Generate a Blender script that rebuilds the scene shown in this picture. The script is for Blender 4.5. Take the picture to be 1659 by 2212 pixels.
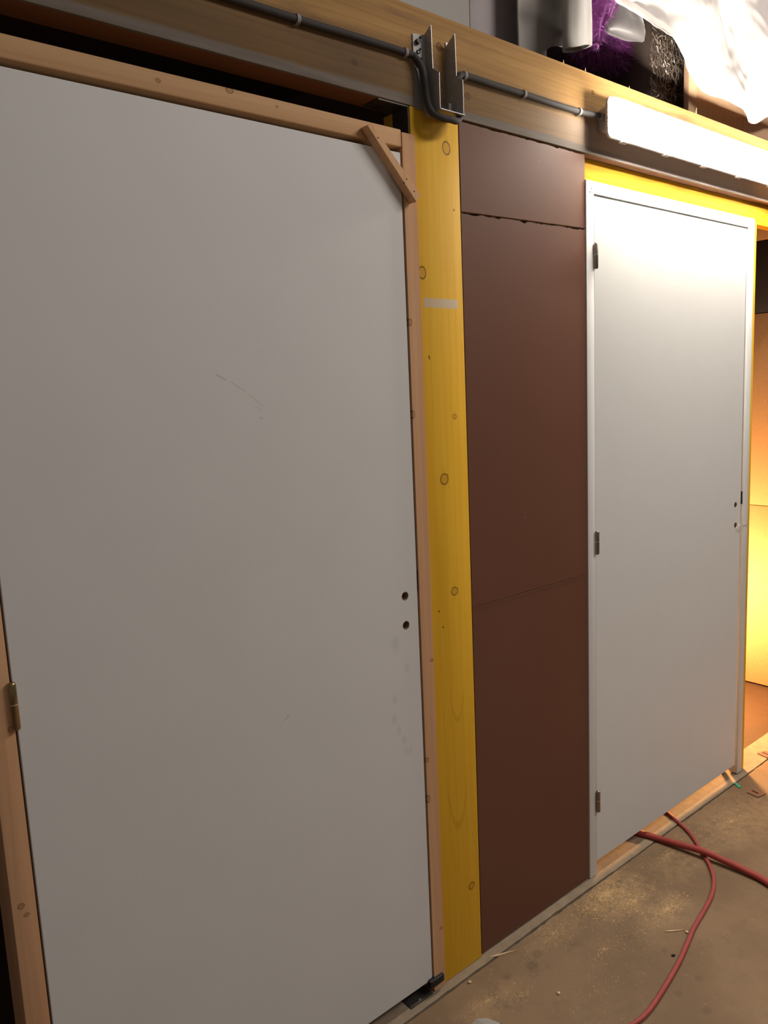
import bpy, bmesh, math, random
from mathutils import Vector, Matrix, noise
random.seed(7)
sc = bpy.context.scene
for o in list(bpy.data.objects): bpy.data.objects.remove(o)
COL = sc.collection

# ------------------------------------------------------------------ camera
cam = bpy.data.cameras.new('camera'); co = bpy.data.objects.new('camera', cam); COL.objects.link(co)
cam.sensor_fit = 'VERTICAL'; cam.sensor_height = 24.0; cam.lens = 24.0 * 1689.6 / 2212.0
cam.clip_start = 0.02
R_ = Vector((0.7626214, -0.64533272, -0.04420733)); U_ = Vector((0.12862148, 0.08431012, 0.98810339)); F_ = Vector((0.63392832, 0.7592348, -0.14730035))
m = Matrix((R_, U_, -F_)).transposed().to_4x4(); m.translation = Vector((0, -1.416, 1.606))
co.matrix_world = m
sc.camera = co

# ------------------------------------------------------------------ world, lights, exposure
w = bpy.data.worlds.new('hall_ambient'); sc.world = w; w.use_nodes = True
w.node_tree.nodes['Background'].inputs[0].default_value = (1.0, 0.93, 0.85, 1)
w.node_tree.nodes['Background'].inputs[1].default_value = 0.125
sc.view_settings.view_transform = 'Standard'; sc.view_settings.look = 'None'
sc.view_settings.exposure = 0.0; sc.view_settings.gamma = 1.0; sc.view_settings.use_curve_mapping = False

def area(name, loc, target, sx, sy, power, col):
    l = bpy.data.lights.new(name, 'AREA'); l.shape = 'RECTANGLE'; l.size = sx; l.size_y = sy; l.energy = power; l.color = col
    o = bpy.data.objects.new(name, l); COL.objects.link(o); o.location = loc
    o.rotation_euler = (Vector(target) - Vector(loc)).to_track_quat('-Z', 'Y').to_euler()
    return o
# fluorescent rows of the hall, high up behind and to the right of the camera
area('hall_lamp_row', (3.3, -2.7, 3.9), (1.6, 0, 1.0), 2.4, 0.4, 84, (1.0, 0.93, 0.86))
area('hall_lamp_row', (-0.6, -4.6, 4.3), (1.0, 0, 1.0), 2.6, 0.5, 5, (1.0, 0.93, 0.86))
# warm work lamp burning inside the room behind the right-hand door
l = bpy.data.lights.new('inside_lamp', 'POINT'); l.energy = 135; l.color = (1.0, 0.53, 0.19); l.shadow_soft_size = 0.06
lo = bpy.data.objects.new('inside_lamp', l); COL.objects.link(lo); lo.location = (3.52, 0.52, 0.50)
l = bpy.data.lights.new('inside_floodlight', 'SPOT'); l.energy = 40; l.color = (1.0, 0.60, 0.25); l.shadow_soft_size = 0.05; l.spot_size = math.radians(110); l.spot_blend = 0.7
lo = bpy.data.objects.new('inside_floodlight', l); COL.objects.link(lo); lo.location = (3.30, 0.80, 0.45)
lo.rotation_euler = (Vector((4.015, 0.62, 0.74)) - lo.location).to_track_quat('-Z', 'Y').to_euler()

# ------------------------------------------------------------------ node helpers
class NT:
    def __init__(s, name, rough=0.6, spec=0.3, metal=0.0):
        s.m = bpy.data.materials.new(name); s.m.use_nodes = True
        s.t = s.m.node_tree; s.n = s.t.nodes; s.b = s.n['Principled BSDF']
        s.b.inputs['Roughness'].default_value = rough; s.b.inputs['Metallic'].default_value = metal
        s.b.inputs['Specular IOR Level'].default_value = spec
        s.pos = s.n.new('ShaderNodeNewGeometry').outputs['Position']
    def link(s, a, b): s.t.links.new(a, b)
    def val(s, sock, v):
        if isinstance(v, (int, float, tuple, list)): sock.default_value = v
        else: s.link(v, sock)
    def math(s, op, a, b=0.0, c=None, clamp=False):
        n = s.n.new('ShaderNodeMath'); n.operation = op; n.use_clamp = clamp
        s.val(n.inputs[0], a); s.val(n.inputs[1], b)
        if c is not None: s.val(n.inputs[2], c)
        return n.outputs[0]
    def vm(s, op, a, b=(0, 0, 0)):
        n = s.n.new('ShaderNodeVectorMath'); n.operation = op; s.val(n.inputs[0], a); s.val(n.inputs[1], b)
        return n.outputs['Value'] if op in ('LENGTH', 'DOT_PRODUCT', 'DISTANCE') else n.outputs[0]
    def noise(s, scale=(1, 1, 1), detail=4, rough=0.55, off=(0, 0, 0), dist=0.0, vec=None):
        v = s.vm('MULTIPLY', s.vm('ADD', vec or s.pos, off), scale)
        n = s.n.new('ShaderNodeTexNoise'); n.inputs['Scale'].default_value = 1.0; n.inputs['Detail'].default_value = detail
        n.inputs['Roughness'].default_value = rough; n.inputs['Distortion'].default_value = dist
        s.link(v, n.inputs['Vector']); return n.outputs['Fac']
    def ss(s, v, a, b, o0=0.0, o1=1.0):
        n = s.n.new('ShaderNodeMapRange'); n.interpolation_type = 'SMOOTHSTEP'
        s.val(n.inputs[0], v); n.inputs[1].default_value = a; n.inputs[2].default_value = b
        n.inputs[3].default_value = o0; n.inputs[4].default_value = o1; return n.outputs[0]
    def mix(s, f, a, b, mode='MIX'):
        n = s.n.new('ShaderNodeMix'); n.data_type = 'RGBA'; n.blend_type = mode
        s.val(n.inputs[0], f)
        for k, v in ((6, a), (7, b)):
            if isinstance(v, (tuple, list)): n.inputs[k].default_value = (*v[:3], 1)
            else: s.link(v, n.inputs[k])
        return n.outputs[2]
    def xyz(s):
        n = s.n.new('ShaderNodeSeparateXYZ'); s.link(s.pos, n.inputs[0]); return n.outputs
    def seg(s, p0, p1, wd):                      # soft mark along a segment (world coordinates)
        p0, p1 = Vector(p0), Vector(p1); c = (p0 + p1) / 2; d = (p1 - p0); L = d.length / 2; d.normalize()
        q = s.vm('SUBTRACT', s.pos, tuple(c)); t = s.vm('DOT_PRODUCT', q, tuple(d))
        r2 = s.vm('DOT_PRODUCT', q, q); v = s.math('SQRT', s.math('MAXIMUM', s.math('SUBTRACT', r2, s.math('MULTIPLY', t, t)), 0.0))
        a = s.ss(v, wd * 0.3, wd, 1, 0); b = s.ss(s.math('ABSOLUTE', t), L * 0.5, L, 1, 0)
        return s.math('MULTIPLY', a, b)
    def ell(s, c, r):                            # normalised elliptical distance
        inv = tuple(0.0 if q is None else 1.0 / q for q in r)
        return s.vm('LENGTH', s.vm('MULTIPLY', s.vm('SUBTRACT', s.pos, c), inv))
    def bump(s, h, strength=0.3, dist=0.002):
        n = s.n.new('ShaderNodeBump'); n.inputs['Strength'].default_value = strength; n.inputs['Distance'].default_value = dist
        s.link(h, n.inputs['Height']); s.link(n.outputs[0], s.b.inputs['Normal'])
    def color(s, c):
        if isinstance(c, (tuple, list)): s.b.inputs['Base Color'].default_value = (*c[:3], 1)
        else: s.link(c, s.b.inputs['Base Color'])
        return s

def wood(name, base, dark, axis='Z', rough=0.55, knots=(), grain=1.0, post=None, contrast=0.5, ring=(0.055, 0.022, 0.008), fill=None):
    t = NT(name, rough + .10, 0.10)
    g = {'X': (2.2, 60, 60), 'Z': (60, 60, 2.2), 'Y': (60, 2.2, 60)}[axis]
    b = {'X': (0.8, 9, 9), 'Z': (9, 9, 0.8), 'Y': (9, 0.8, 9)}[axis]
    warp = t.noise((2.2, 2.2, 2.2), 2)
    vec = t.vm('ADD', t.pos, t.vm('MULTIPLY', t.vm('SUBTRACT', t.n.new('ShaderNodeCombineXYZ').outputs[0], (0, 0, 0)), (0, 0, 0)))
    n1 = t.noise(tuple(q * grain for q in g), 3, 0.6)
    n2 = t.noise(tuple(q * grain for q in b), 3, 0.55, dist=1.2)
    f = t.math('ADD', t.math('MULTIPLY', n1, 0.45), t.math('MULTIPLY', n2, 0.55))
    f = t.ss(f, 0.35, 0.68)
    c = t.mix(t.math('MULTIPLY', f, contrast), base, dark)
    # growth lines: thin darker arcs
    wv = t.n.new('ShaderNodeTexWave'); wv.wave_type = 'BANDS'; wv.bands_direction = 'X' if axis != 'X' else 'Z'
    wv.inputs['Scale'].default_value = 14; wv.inputs['Distortion'].default_value = 9; wv.inputs['Detail'].default_value = 2
    wv.inputs['Detail Scale'].default_value = 0.55
    sq = {'X': (0.12, 1, 1), 'Z': (1, 1, 0.12), 'Y': (1, 0.12, 1)}[axis]
    t.link(t.vm('MULTIPLY', t.pos, sq), wv.inputs['Vector'])
    c = t.mix(t.math('MULTIPLY', t.ss(wv.outputs['Fac'], 0.75, 1.0), 0.22 * contrast * 2), c, dark)
    for (kx, kz, rx, rz) in knots:
        d = t.ell((kx, 0, kz), (rx, None, rz))
        d = t.math('ADD', d, t.math('MULTIPLY', t.math('SUBTRACT', t.noise((70, 70, 70), 2), 0.5), 0.25))
        streak = t.ss(t.ell((kx, 0, kz), (rx * 1.1, None, rz * 3.6) if axis == 'Z' else (rx * 3.6, None, rz * 1.1)), 0.3, 1.0, 0.35, 0)
        c = t.mix(streak, c, dark)
        c = t.mix(t.ss(d, 0.75, 0.9, 0.6, 0), c, fill or tuple(0.7 * q for q in dark))
        rg = t.math('MULTIPLY', t.ss(d, 0.78, 0.9), t.ss(d, 0.98, 1.12, 1, 0))
        c = t.mix(t.math('MULTIPLY', rg, 0.85), c, ring)
    if post: c = post(t, c)
    t.color(c); t.bump(n1, 0.25, 0.0012)
    return t.m

def plain(name, c, rough=0.5, metal=0.0, spec=0.3, var=0.12, scale=25, bump=0.0):
    t = NT(name, rough, spec, metal)
    n = t.noise((scale,) * 3, 4)
    t.color(t.mix(n, tuple(q * (1 - var) for q in c), tuple(min(1, q * (1 + var)) for q in c)))
    if bump: t.bump(n, bump, 0.002)
    return t.m

# ------------------------------------------------------------------ mesh helpers
def empty(name, loc):
    o = bpy.data.objects.new(name, None); COL.objects.link(o); o.location = loc; o.empty_display_size = 0.1; return o
def tag(o, label=None, cat=None, group=None, kind=None):
    if label: o['label'] = label
    if cat: o['category'] = cat
    if group: o['group'] = group
    if kind: o['kind'] = kind
    return o
def wloc(o):
    v = Vector((0, 0, 0))
    while o: v += o.location; o = o.parent
    return v
def put(name, bm, mat, parent=None, base=None, smooth=None):
    """link a bmesh given in world coordinates as ONE object whose origin lies at its foot"""
    if base is None:
        xs = [v.co for v in bm.verts]
        base = Vector(((min(v.x for v in xs) + max(v.x for v in xs)) / 2, (min(v.y for v in xs) + max(v.y for v in xs)) / 2, min(v.z for v in xs)))
    base = Vector(base)
    bmesh.ops.translate(bm, verts=bm.verts, vec=-base)
    bmesh.ops.recalc_face_normals(bm, faces=bm.faces)
    me = bpy.data.meshes.new(name); 
    if smooth is not None:
        for f in bm.faces: f.smooth = True
    bm.to_mesh(me); bm.free()
    if smooth: me.set_sharp_from_angle(angle=math.radians(smooth))
    for mm in (mat if isinstance(mat, (list, tuple)) else [mat]): me.materials.append(mm)
    o = bpy.data.objects.new(name, me); COL.objects.link(o); o.parent = parent
    o.location = base - (wloc(parent) if parent else Vector((0, 0, 0)))
    return o
def box_bm(x0, x1, y0, y1, z0, z1, bev=0.0, seg=2, bm=None):
    b = bm or bmesh.new()
    r = bmesh.ops.create_cube(b, size=1.0)
    for v in r['verts']:
        v.co = Vector(((x0 + x1) / 2 + v.co.x * (x1 - x0), (y0 + y1) / 2 + v.co.y * (y1 - y0), (z0 + z1) / 2 + v.co.z * (z1 - z0)))
    if bev:
        es = list({e for v in r['verts'] for e in v.link_edges})
        bmesh.ops.bevel(b, geom=es, offset=bev, segments=seg, affect='EDGES', profile=0.5)
    return b
def box(name, x0, x1, y0, y1, z0, z1, mat, parent=None, bev=0.0015, seg=2):
    return put(name, box_bm(x0, x1, y0, y1, z0, z1, bev, seg), mat, parent, smooth=30 if bev else None)
def cyl_bm(p, q, r, n=16, bm=None, r2=None, caps=True):
    b = bm or bmesh.new(); p, q = Vector(p), Vector(q); d = q - p
    M = Matrix.Translation((p + q) / 2) @ d.to_track_quat('Z', 'Y').to_matrix().to_4x4()
    bmesh.ops.create_cone(b, cap_ends=caps, segments=n, radius1=r, radius2=r if r2 is None else r2, depth=d.length, matrix=M)
    return b
def extrude_poly(pts, y0, y1, axis='Y', bm=None):
    """pts = outline (a, b); axis Y: (x, z) thickened y0..y1; axis Z: (x, y) thickened z0..z1"""
    b = bm or bmesh.new()
    mk = (lambda p, t: (p[0], t, p[1])) if axis == 'Y' else (lambda p, t: (p[0], p[1], t))
    A = [b.verts.new(mk(p, y0)) for p in pts]; B = [b.verts.new(mk(p, y1)) for p in pts]
    b.faces.new(A); b.faces.new(B[::-1]); n = len(pts)
    for i in range(n): b.faces.new((A[i], B[i], B[(i + 1) % n], A[(i + 1) % n]))
    return b
def spline(pts, n=10):
    P = [Vector(p) for p in pts]; out = []
    for i in range(len(P) - 1):
        p0 = P[max(i - 1, 0)]; p1 = P[i]; p2 = P[i + 1]; p3 = P[min(i + 2, len(P) - 1)]
        for k in range(n):
            t = k / n
            out.append(0.5 * ((2 * p1) + (p2 - p0) * t + (2 * p0 - 5 * p1 + 4 * p2 - p3) * t * t + (3 * p1 - p0 - 3 * p2 + p3) * t ** 3))
    out.append(P[-1]); return out
def tube_bm(path, r, n=12, bm=None):
    b = bm or bmesh.new(); rings = []; up = Vector((0, 0, 1))
    for i, p in enumerate(path):
        d = (path[min(i + 1, len(path) - 1)] - path[max(i - 1, 0)]).normalized()
        s = d.cross(up)
        if s.length < 1e-3: s = d.cross(Vector((0, 1, 0)))
        s.normalize(); u = s.cross(d); up = u
        rings.append([b.verts.new(p + r * (math.cos(2 * math.pi * k / n) * s + math.sin(2 * math.pi * k / n) * u)) for k in range(n)])
    for a, c in zip(rings, rings[1:]):
        for k in range(n): b.faces.new((a[k], a[(k + 1) % n], c[(k + 1) % n], c[k]))
    b.faces.new(rings[0][::-1]); b.faces.new(rings[-1]); return b

# ------------------------------------------------------------------ materials
def door_post(marks, spots):
    t = NT('door_paint', 0.55, 0.3)
    n = t.noise((5, 5, 5), 4); n2 = t.noise((260, 260, 260), 2)
    c = t.mix(n, (0.61, 0.60, 0.59), (0.655, 0.645, 0.635))
    for p0, p1, wd, st in marks: c = t.mix(t.math('MULTIPLY', t.seg(p0, p1, wd), st), c, (0.12, 0.11, 0.10))
    for x, z, r in spots: c = t.mix(t.ss(t.ell((x, 0, z), (r, None, r * 1.5)), 0.2, 1.0, 0.14, 0), c, (0.2, 0.19, 0.18))
    t.color(c); t.bump(n2, 0.12, 0.0006); return t.m
MARKS = [((0.760, -0.001, 1.664), (0.79, -0.001, 1.648), 0.0025, .35), ((0.79, -0.001, 1.650), (0.835, -0.001, 1.622), 0.002, .35),
         ((0.83, -0.001, 1.625), (0.875, -0.001, 1.590), 0.002, .3), ((0.84, -0.001, 1.600), (0.868, -0.001, 1.585), 0.0018, .3),
         ((0.855, -0.001, 1.572), (0.868, -0.001, 1.569), 0.002, .45),
         ((0.845, -0.001, 0.885), (0.895, -0.001, 0.925), 0.0015, .35), ((0.868, -0.001, 0.903), (0.885, -0.001, 0.917), 0.0016, .9)]
SPOTS = [(1.19, 0.86, .012), (1.185, 0.81, .014), (1.20, 0.775, .012), (1.215, 0.745, .012), (1.22, 0.715, .01), (1.235, 0.71, .01), (1.235, 0.93, .012), (1.20, 1.0, .02)]
M_DOOR = door_post(MARKS, SPOTS)
M_DOOR2 = plain('white_painted_wood', (0.64, 0.63, 0.615), 0.5, var=0.03, scale=12)
M_CORE = plain('chipboard_core', (0.30, 0.19, 0.11), 0.8, var=0.35, scale=220)

def post_mark(t, c):
    x, y, z = t.xyz()
    bx = t.math('MULTIPLY', t.ss(x, 1.333, 1.341), t.ss(x, 1.448, 1.460, 1, 0))
    bz = t.math('MULTIPLY', t.ss(z, 1.811, 1.814), t.ss(z, 1.8335, 1.8365, 1, 0))
    k = t.math('MULTIPLY', t.math('MULTIPLY', bx, bz), t.ss(t.noise((60, 60, 60), 3), 0.2, 0.55, 0.55, 0.95))
    c = t.mix(k, c, (0.52, 0.42, 0.30))
    for (mx, mz, ml) in ((1.3483, 1.6932, .012), (1.352, 1.05, .006), (1.365, 1.005, .006), (1.45, 2.05, .006)):
        c = t.mix(t.math('MULTIPLY', t.seg((mx - .002, 0, mz + ml / 2), (mx + .002, 0, mz - ml / 2), .003), .9), c, (.05, .02, .005))
    # cathedral grain arcs low on the post
    for (cx, cz, w_, h_) in ((1.408, 0.90, .030, .16), (1.398, 0.66, .042, .22)):
        d = t.ell((cx, 0, cz), (w_, None, h_)); low = t.ss(z, cz - h_ * .2, cz - h_ * .6)
        c = t.mix(t.math('MULTIPLY', t.math('MULTIPLY', t.math('MULTIPLY', t.ss(d, .92, 1.0), t.ss(d, 1.0, 1.1, 1, 0)), low), .22), c, (.30, .14, .015))
    return c
M_YELLOW = wood('yellow_stained_timber', (0.74, 0.425, 0.036), (0.61, 0.32, 0.016), 'Z', 0.5, post=post_mark, contrast=0.55,
    knots=((1.4300, 2.1914, .0135, .0155), (1.3352, 1.8933, .0125, .0150), (1.4303, 1.5446, .007, .0065), (1.3868, 1.3891, .0140, .0140), (1.4105, 1.0921, .0120, .0110), (1.4411, 0.239, .0115, .0105)), fill=(0.50, 0.25, 0.03))
M_YELLOW_X = wood('yellow_stained_board', (0.72, 0.43, 0.035), (0.60, 0.29, 0.01), 'X', 0.5, contrast=0.8, grain=0.5)
M_PINE = wood('new_pine', (0.59, 0.345, 0.195), (0.46, 0.24, 0.12), 'Z', 0.55, contrast=0.5,
    knots=((0.300, 0.735, .006, .005), (0.307, 0.715, .005, .0035), (0.318, 1.062, .005, .005), (1.286, 1.775, .006, .008), (1.284, 1.557, .006, .009), (1.287, 0.668, .006, .006), (1.286, 0.56, .006, .01), (1.315, 0.175, .006, .003), (1.316, 0.93, .006, .004)))
M_PINE_X = wood('new_pine_header', (0.56, 0.345, 0.185), (0.44, 0.24, 0.11), 'X', 0.55, contrast=0.5,
    knots=((0.690, 2.1905, .0045, .004), (0.838, 2.204, .008, .006), (0.945, 2.194, .003, .0025)))
M_BRACE = wood('pine_offcut', (0.66, 0.40, 0.22), (0.50, 0.27, 0.13), 'Z', 0.6, contrast=0.5)

def beam_post(t, c):
    x, y, z = t.xyz()
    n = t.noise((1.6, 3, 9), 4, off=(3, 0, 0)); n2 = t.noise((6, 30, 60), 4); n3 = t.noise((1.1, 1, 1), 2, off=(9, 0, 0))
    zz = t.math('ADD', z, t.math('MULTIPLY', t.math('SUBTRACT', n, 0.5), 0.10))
    old_and_glare = t.math('MULTIPLY', t.ss(zz, 2.40, 2.335), t.ss(n3, 0.25, 0.6, 0.45, 1.0))
    c = t.mix(t.math('MULTIPLY', old_and_glare, 0.80), c, t.mix(t.ss(x, 1.6, 2.3), (0.075, 0.053, 0.037), (0.40, 0.335, 0.31)))  # weathered lower half; towards the right its tone is paled to imitate lamp glare
    smudge = t.ss(t.noise((2.6, 2, 14), 4, off=(1, 0, 5)), 0.56, 0.72)
    c = t.mix(t.math('MULTIPLY', smudge, 0.72), c, (0.16, 0.085, 0.05))
    lip = t.math('MULTIPLY', t.ss(t.math('ADD', z, t.math('MULTIPLY', t.math('SUBTRACT', n2, 0.5), 0.012)), 2.292, 2.284), t.ss(y, 0.02, 0.004))
    c = t.mix(t.math('MULTIPLY', lip, 0.85), c, t.mix(n2, (0.11, 0.094, 0.082), (0.26, 0.23, 0.205)))
    lamp_glare = t.math('MULTIPLY', t.ss(x, 1.95, 2.25), t.ss(zz, 2.39, 2.33))  # pale tone below the lamp, its glare painted into the beam colour
    c = t.mix(t.math('MULTIPLY', lamp_glare, 0.7), c, (0.56, 0.50, 0.48))
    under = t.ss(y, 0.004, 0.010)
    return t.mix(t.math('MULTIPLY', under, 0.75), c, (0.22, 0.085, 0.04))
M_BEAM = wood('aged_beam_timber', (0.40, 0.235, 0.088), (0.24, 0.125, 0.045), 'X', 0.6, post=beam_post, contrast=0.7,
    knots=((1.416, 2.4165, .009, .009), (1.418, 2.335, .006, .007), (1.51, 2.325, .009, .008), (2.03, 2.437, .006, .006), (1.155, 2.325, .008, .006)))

def panel_mat():
    t = NT('brown_fibreboard', 0.58, 0.22)
    n = t.noise((3, 3, 3), 4); n2 = t.noise((400, 400, 400), 2)
    c = t.mix(n, (0.128, 0.050, 0.029), (0.150, 0.064, 0.038))
    sp = t.ss(t.noise((55, 55, 55), 2, off=(2, 2, 2)), 0.74, 0.80)
    c = t.mix(t.math('MULTIPLY', sp, 0.35), c, (0.34, 0.22, 0.14))
    t.color(c); t.bump(n2, 0.1, 0.0005); return t.m
M_PANEL = panel_mat()
M_PANEL_EDGE = plain('fibreboard_torn_edge', (0.40, 0.26, 0.17), 0.8, var=0.3, scale=200)
M_DARKBOARD = plain('dark_blue_board', (0.030, 0.032, 0.055), 0.6, var=0.2)
M_WARMBOARD = plain('chipboard_wall', (0.34, 0.20, 0.10), 0.65, var=0.15, scale=60)
M_CAVITY = plain('dark_timber_gap_shade', (0.07, 0.035, 0.022), 0.85, var=0.3)

def concrete(name, inside=False):
    t = NT(name, 0.75, 0.25)
    n1 = t.noise((2.1, 2.1, 2.1), 5, 0.6); n2 = t.noise((11, 11, 11), 5, 0.65, off=(4, 1, 0)); n3 = t.noise((150, 150, 150), 3, 0.6); n4 = t.noise((32, 32, 32), 4, .6, off=(7, 7, 0))
    c = t.mix(t.ss(n1, 0.35, 0.65), (0.178, 0.113, 0.064), (0.242, 0.156, 0.090))
    c = t.mix(t.ss(n2, 0.52, 0.75, 0, 0.45), c, (0.118, 0.088, 0.062))
    c = t.mix(t.ss(n2, 0.46, 0.25, 0, 0.4), c, (0.245, 0.16, 0.095))
    c = t.mix(t.ss(n4, 0.62, 0.72, 0, 0.30), c, (0.33, 0.21, 0.11))
    c = t.mix(t.ss(n3, 0.60, 0.75, 0, 0.35), c, (0.08, 0.054, 0.034))
    if not inside:
        # fine sawdust film lying in drifts
        for (x, y, rx, ry, st) in ((1.99, -.10, .17, .13, .75), (2.03, -.25, .14, .07, .5), (1.36, -.13, .14, .05, .55), (1.70, -.07, .16, .08, .35), (2.68, -.17, .3, .14, .45), (2.3, -.16, .2, .1, .3)):
            d = t.ell((x, y, 0), (rx, ry, None)); d = t.math('ADD', d, t.math('MULTIPLY', t.math('SUBTRACT', n2, .5), 1.4))
            k = t.math('MULTIPLY', t.ss(d, .3, 1.05, st, 0), t.ss(n4, .3, .6))
            c = t.mix(k, c, (0.40, 0.26, 0.135))
        for (x, y, r) in ((1.55, -.12, .03), (1.60, -.10, .025), (1.84, -.46, .02), (1.75, -.45, .018), (1.87, -.34, .016), (1.47, -.10, .02), (1.75, -.53, .02)):
            c = t.mix(t.ss(t.ell((x, y, 0), (r, r * .8, None)), .3, 1, .35, 0), c, (0.09, 0.065, 0.05))
    t.color(c); t.bump(t.math('ADD', t.math('MULTIPLY', n3, .4), n4), 0.35, 0.003); return t.m
M_FLOOR = concrete('hall_concrete')
M_THRESH = plain('footing_concrete', (0.27, 0.205, 0.14), 0.85, var=0.35, scale=30, bump=0.4)
M_INFLOOR = plain('inside_floor_board', (0.072, 0.038, 0.020), 0.7, var=0.25, scale=14, bump=0.1)
M_DIRT = plain('joint_dirt', (0.07, 0.05, 0.035), 0.95, var=0.5, scale=90, bump=0.5)
M_GALV = plain('galvanised_steel', (0.34, 0.325, 0.315), 0.42, 0.35, var=0.2, scale=70)
M_DARKMETAL = plain('dull_dark_steel', (0.07, 0.06, 0.055), 0.5, 0.6, var=0.3, scale=60)
M_HINGE = plain('yellow_chromated_steel', (0.36, 0.27, 0.15), 0.24, 1.0, var=0.1)
M_HINGE2 = plain('grey_hinge_steel', (0.30, 0.25, 0.20), 0.35, 0.9, var=0.1)
M_HOLE = plain('black_hole', (0.012, 0.010, 0.009), 0.9)
M_BLACK = plain('black_plastic', (0.018, 0.017, 0.016), 0.45)
M_CABLE = plain('dark_grey_cable', (0.050, 0.043, 0.041), 0.75)
M_CLIP = plain('grey_clip_plastic', (0.27, 0.24, 0.23), 0.7)
M_WIRE = plain('bare_wire', (0.65, 0.62, 0.58), 0.3, 0.9)
M_HOSE = plain('red_rubber_hose', (0.33, 0.055, 0.045), 0.55, var=0.2, scale=30)
M_HOSE2 = plain('pink_red_cord', (0.34, 0.065, 0.060), 0.6, var=0.25, scale=30)
M_SHIM = plain('brown_plastic', (0.155, 0.085, 0.06), 0.5)
M_GREEN = plain('green_plastic', (0.01, 0.36, 0.22), 0.45)
M_CHIP = plain('pale_wood_chip', (0.62, 0.43, 0.24), 0.7, var=0.3, scale=60)
M_PAPER = plain('grey_paper', (0.62, 0.59, 0.55), 0.6)
M_GREYWALL = plain('grey_wall_paint', (0.72, 0.68, 0.62), 0.8, var=0.04)

def cloth_mat(name, c, rough=0.7, sheen=0.0, var=0.15, spec=0.2, scale=9, weave=500):
    t = NT(name, rough, spec)
    n = t.noise((scale,) * 3, 3); wv = t.noise((weave,) * 3, 2)
    t.color(t.mix(n, tuple(q * (1 - var) for q in c), tuple(min(1, q * (1 + var)) for q in c)))
    t.b.inputs['Sheen Weight'].default_value = sheen; t.b.inputs['Sheen Roughness'].default_value = 0.35
    t.bump(wv, 0.15, 0.001); return t.m
M_MAUVE = cloth_mat('mauve_grey_cloth', (0.36, 0.32, 0.325), 0.8, 0.2)
M_SILVER = cloth_mat('silver_velvet', (0.30, 0.275, 0.255), 0.38, 0.7, spec=0.5)
M_CUSHION = cloth_mat('dark_silver_velvet', (0.16, 0.145, 0.148), 0.36, 0.6, spec=0.5)
M_SHEET = cloth_mat('white_sheet', (0.72, 0.66, 0.635), 0.6, 0.0, var=0.05)
M_PURPLE = cloth_mat('purple_plush', (0.17, 0.030, 0.17), 0.45, 0.5, spec=0.5)
M_FUR = cloth_mat('purple_fur', (0.26, 0.05, 0.26), 0.35, 0.2, spec=0.6)
M_BLACKCLOTH = cloth_mat('dark_violet_cloth', (0.10, 0.082, 0.115), 0.85)
M_NET = cloth_mat('brown_black_cloth', (0.085, 0.062, 0.052), 0.6)
M_STRAND = plain('tinsel_strand', (0.34, 0.28, 0.23), 0.3, 0.5)
M_PLY = wood('plywood_board', (0.58, 0.38, 0.24), (0.46, 0.28, 0.16), 'Z', 0.6, contrast=0.4)

# ------------------------------------------------------------------ floor
def jag_floor(name, edge_side, y_far, ycurve, x0, x1, z0, z1, mat):
    pts = []; x = x0
    while x < x1:
        pts.append((x, ycurve(x))); x += 0.012
    pts.append((x1, ycurve(x1))); pts += [(x1, y_far), (x0, y_far)]
    return put(name, extrude_poly(pts, z0, z1, 'Z'), mat, base=((x0 + x1) / 2, (y_far + ycurve(x0)) / 2, z0))
def jf(x): return -0.0325 - 0.003 * noise.noise((x * 3, 1, 0)) - 0.0035 * noise.noise((x * 22, 5, 0)) - 0.0025 * noise.noise((x * 75, 3, 0))
def jt(x): return -0.0262 - 0.003 * noise.noise((x * 2.5, 9, 0)) - 0.002 * noise.noise((x * 25, 2, 0))
o = jag_floor('floor', 1, -7.0, jf, -4.0, 8.0, -0.12, 0.0, M_FLOOR); tag(o, 'brown stained concrete hall floor strewn with sawdust', 'floor', kind='structure')
o = jag_floor('floor_threshold', 1, 0.085, jt, -4.0, 8.0, -0.12, 0.001, M_THRESH); tag(o, 'pale narrow concrete strip under the doors beside the cracked joint', 'threshold', kind='structure')
o = box('floor_joint', -4, 8, -0.06, 0.0, -0.13, -0.012, M_DIRT, bev=0); tag(o, 'dark dirt filled joint along the edge of the hall floor', 'floor joint', kind='structure')
o = box('floor_inside', -1.2, 4.03, 0.085, 3.0, -0.12, 0.0, M_INFLOOR, bev=0); tag(o, 'orange brown floor of the lit room behind the right door', 'floor', kind='structure')

# ------------------------------------------------------------------ shell of the room behind and of the loft
def panel_pts(x0, x1, zb, zt, top_amp=0.0, bot_amp=0.0, seed=0):
    r = random.Random(seed); n = 44; pts = []
    for i in range(n + 1):
        x = x0 + (x1 - x0) * i / n; pts.append((x, zb(x) - bot_amp * r.random()))
    for i in range(n, -1, -1):
        x = x0 + (x1 - x0) * i / n
        d = top_amp * (r.random() ** 2 + (1.6 * r.random() if r.random() < .18 else 0)); pts.append((x, zt(x) - d))
    return pts
wf = empty('wall_front', (1.735, 0, 0)); tag(wf, 'wall of three brown fibreboard sheets between yellow post and white door', 'wall', kind='structure')
s1 = lambda x: 2.0485 + (x - 1.478) * 0.019
s2 = lambda x: 1.0335 - (x - 1.478) * 0.004
PX0, PX1 = 1.4795, 1.9935
def panel(pts, y0, y1):
    b = extrude_poly(pts, y0, y1)
    for f in b.faces:
        f.material_index = 0 if abs(f.normal.y) > .5 else 1
    b.normal_update()
    for f in b.faces: f.material_index = 0 if abs(f.normal.y) > .5 else (2 if abs(f.normal.x) > .9 else 1)  # side faces coloured dark to imitate shade in the gap by the post
    return put('panel', b, [M_PANEL, M_PANEL_EDGE, M_CAVITY], wf)
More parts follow.
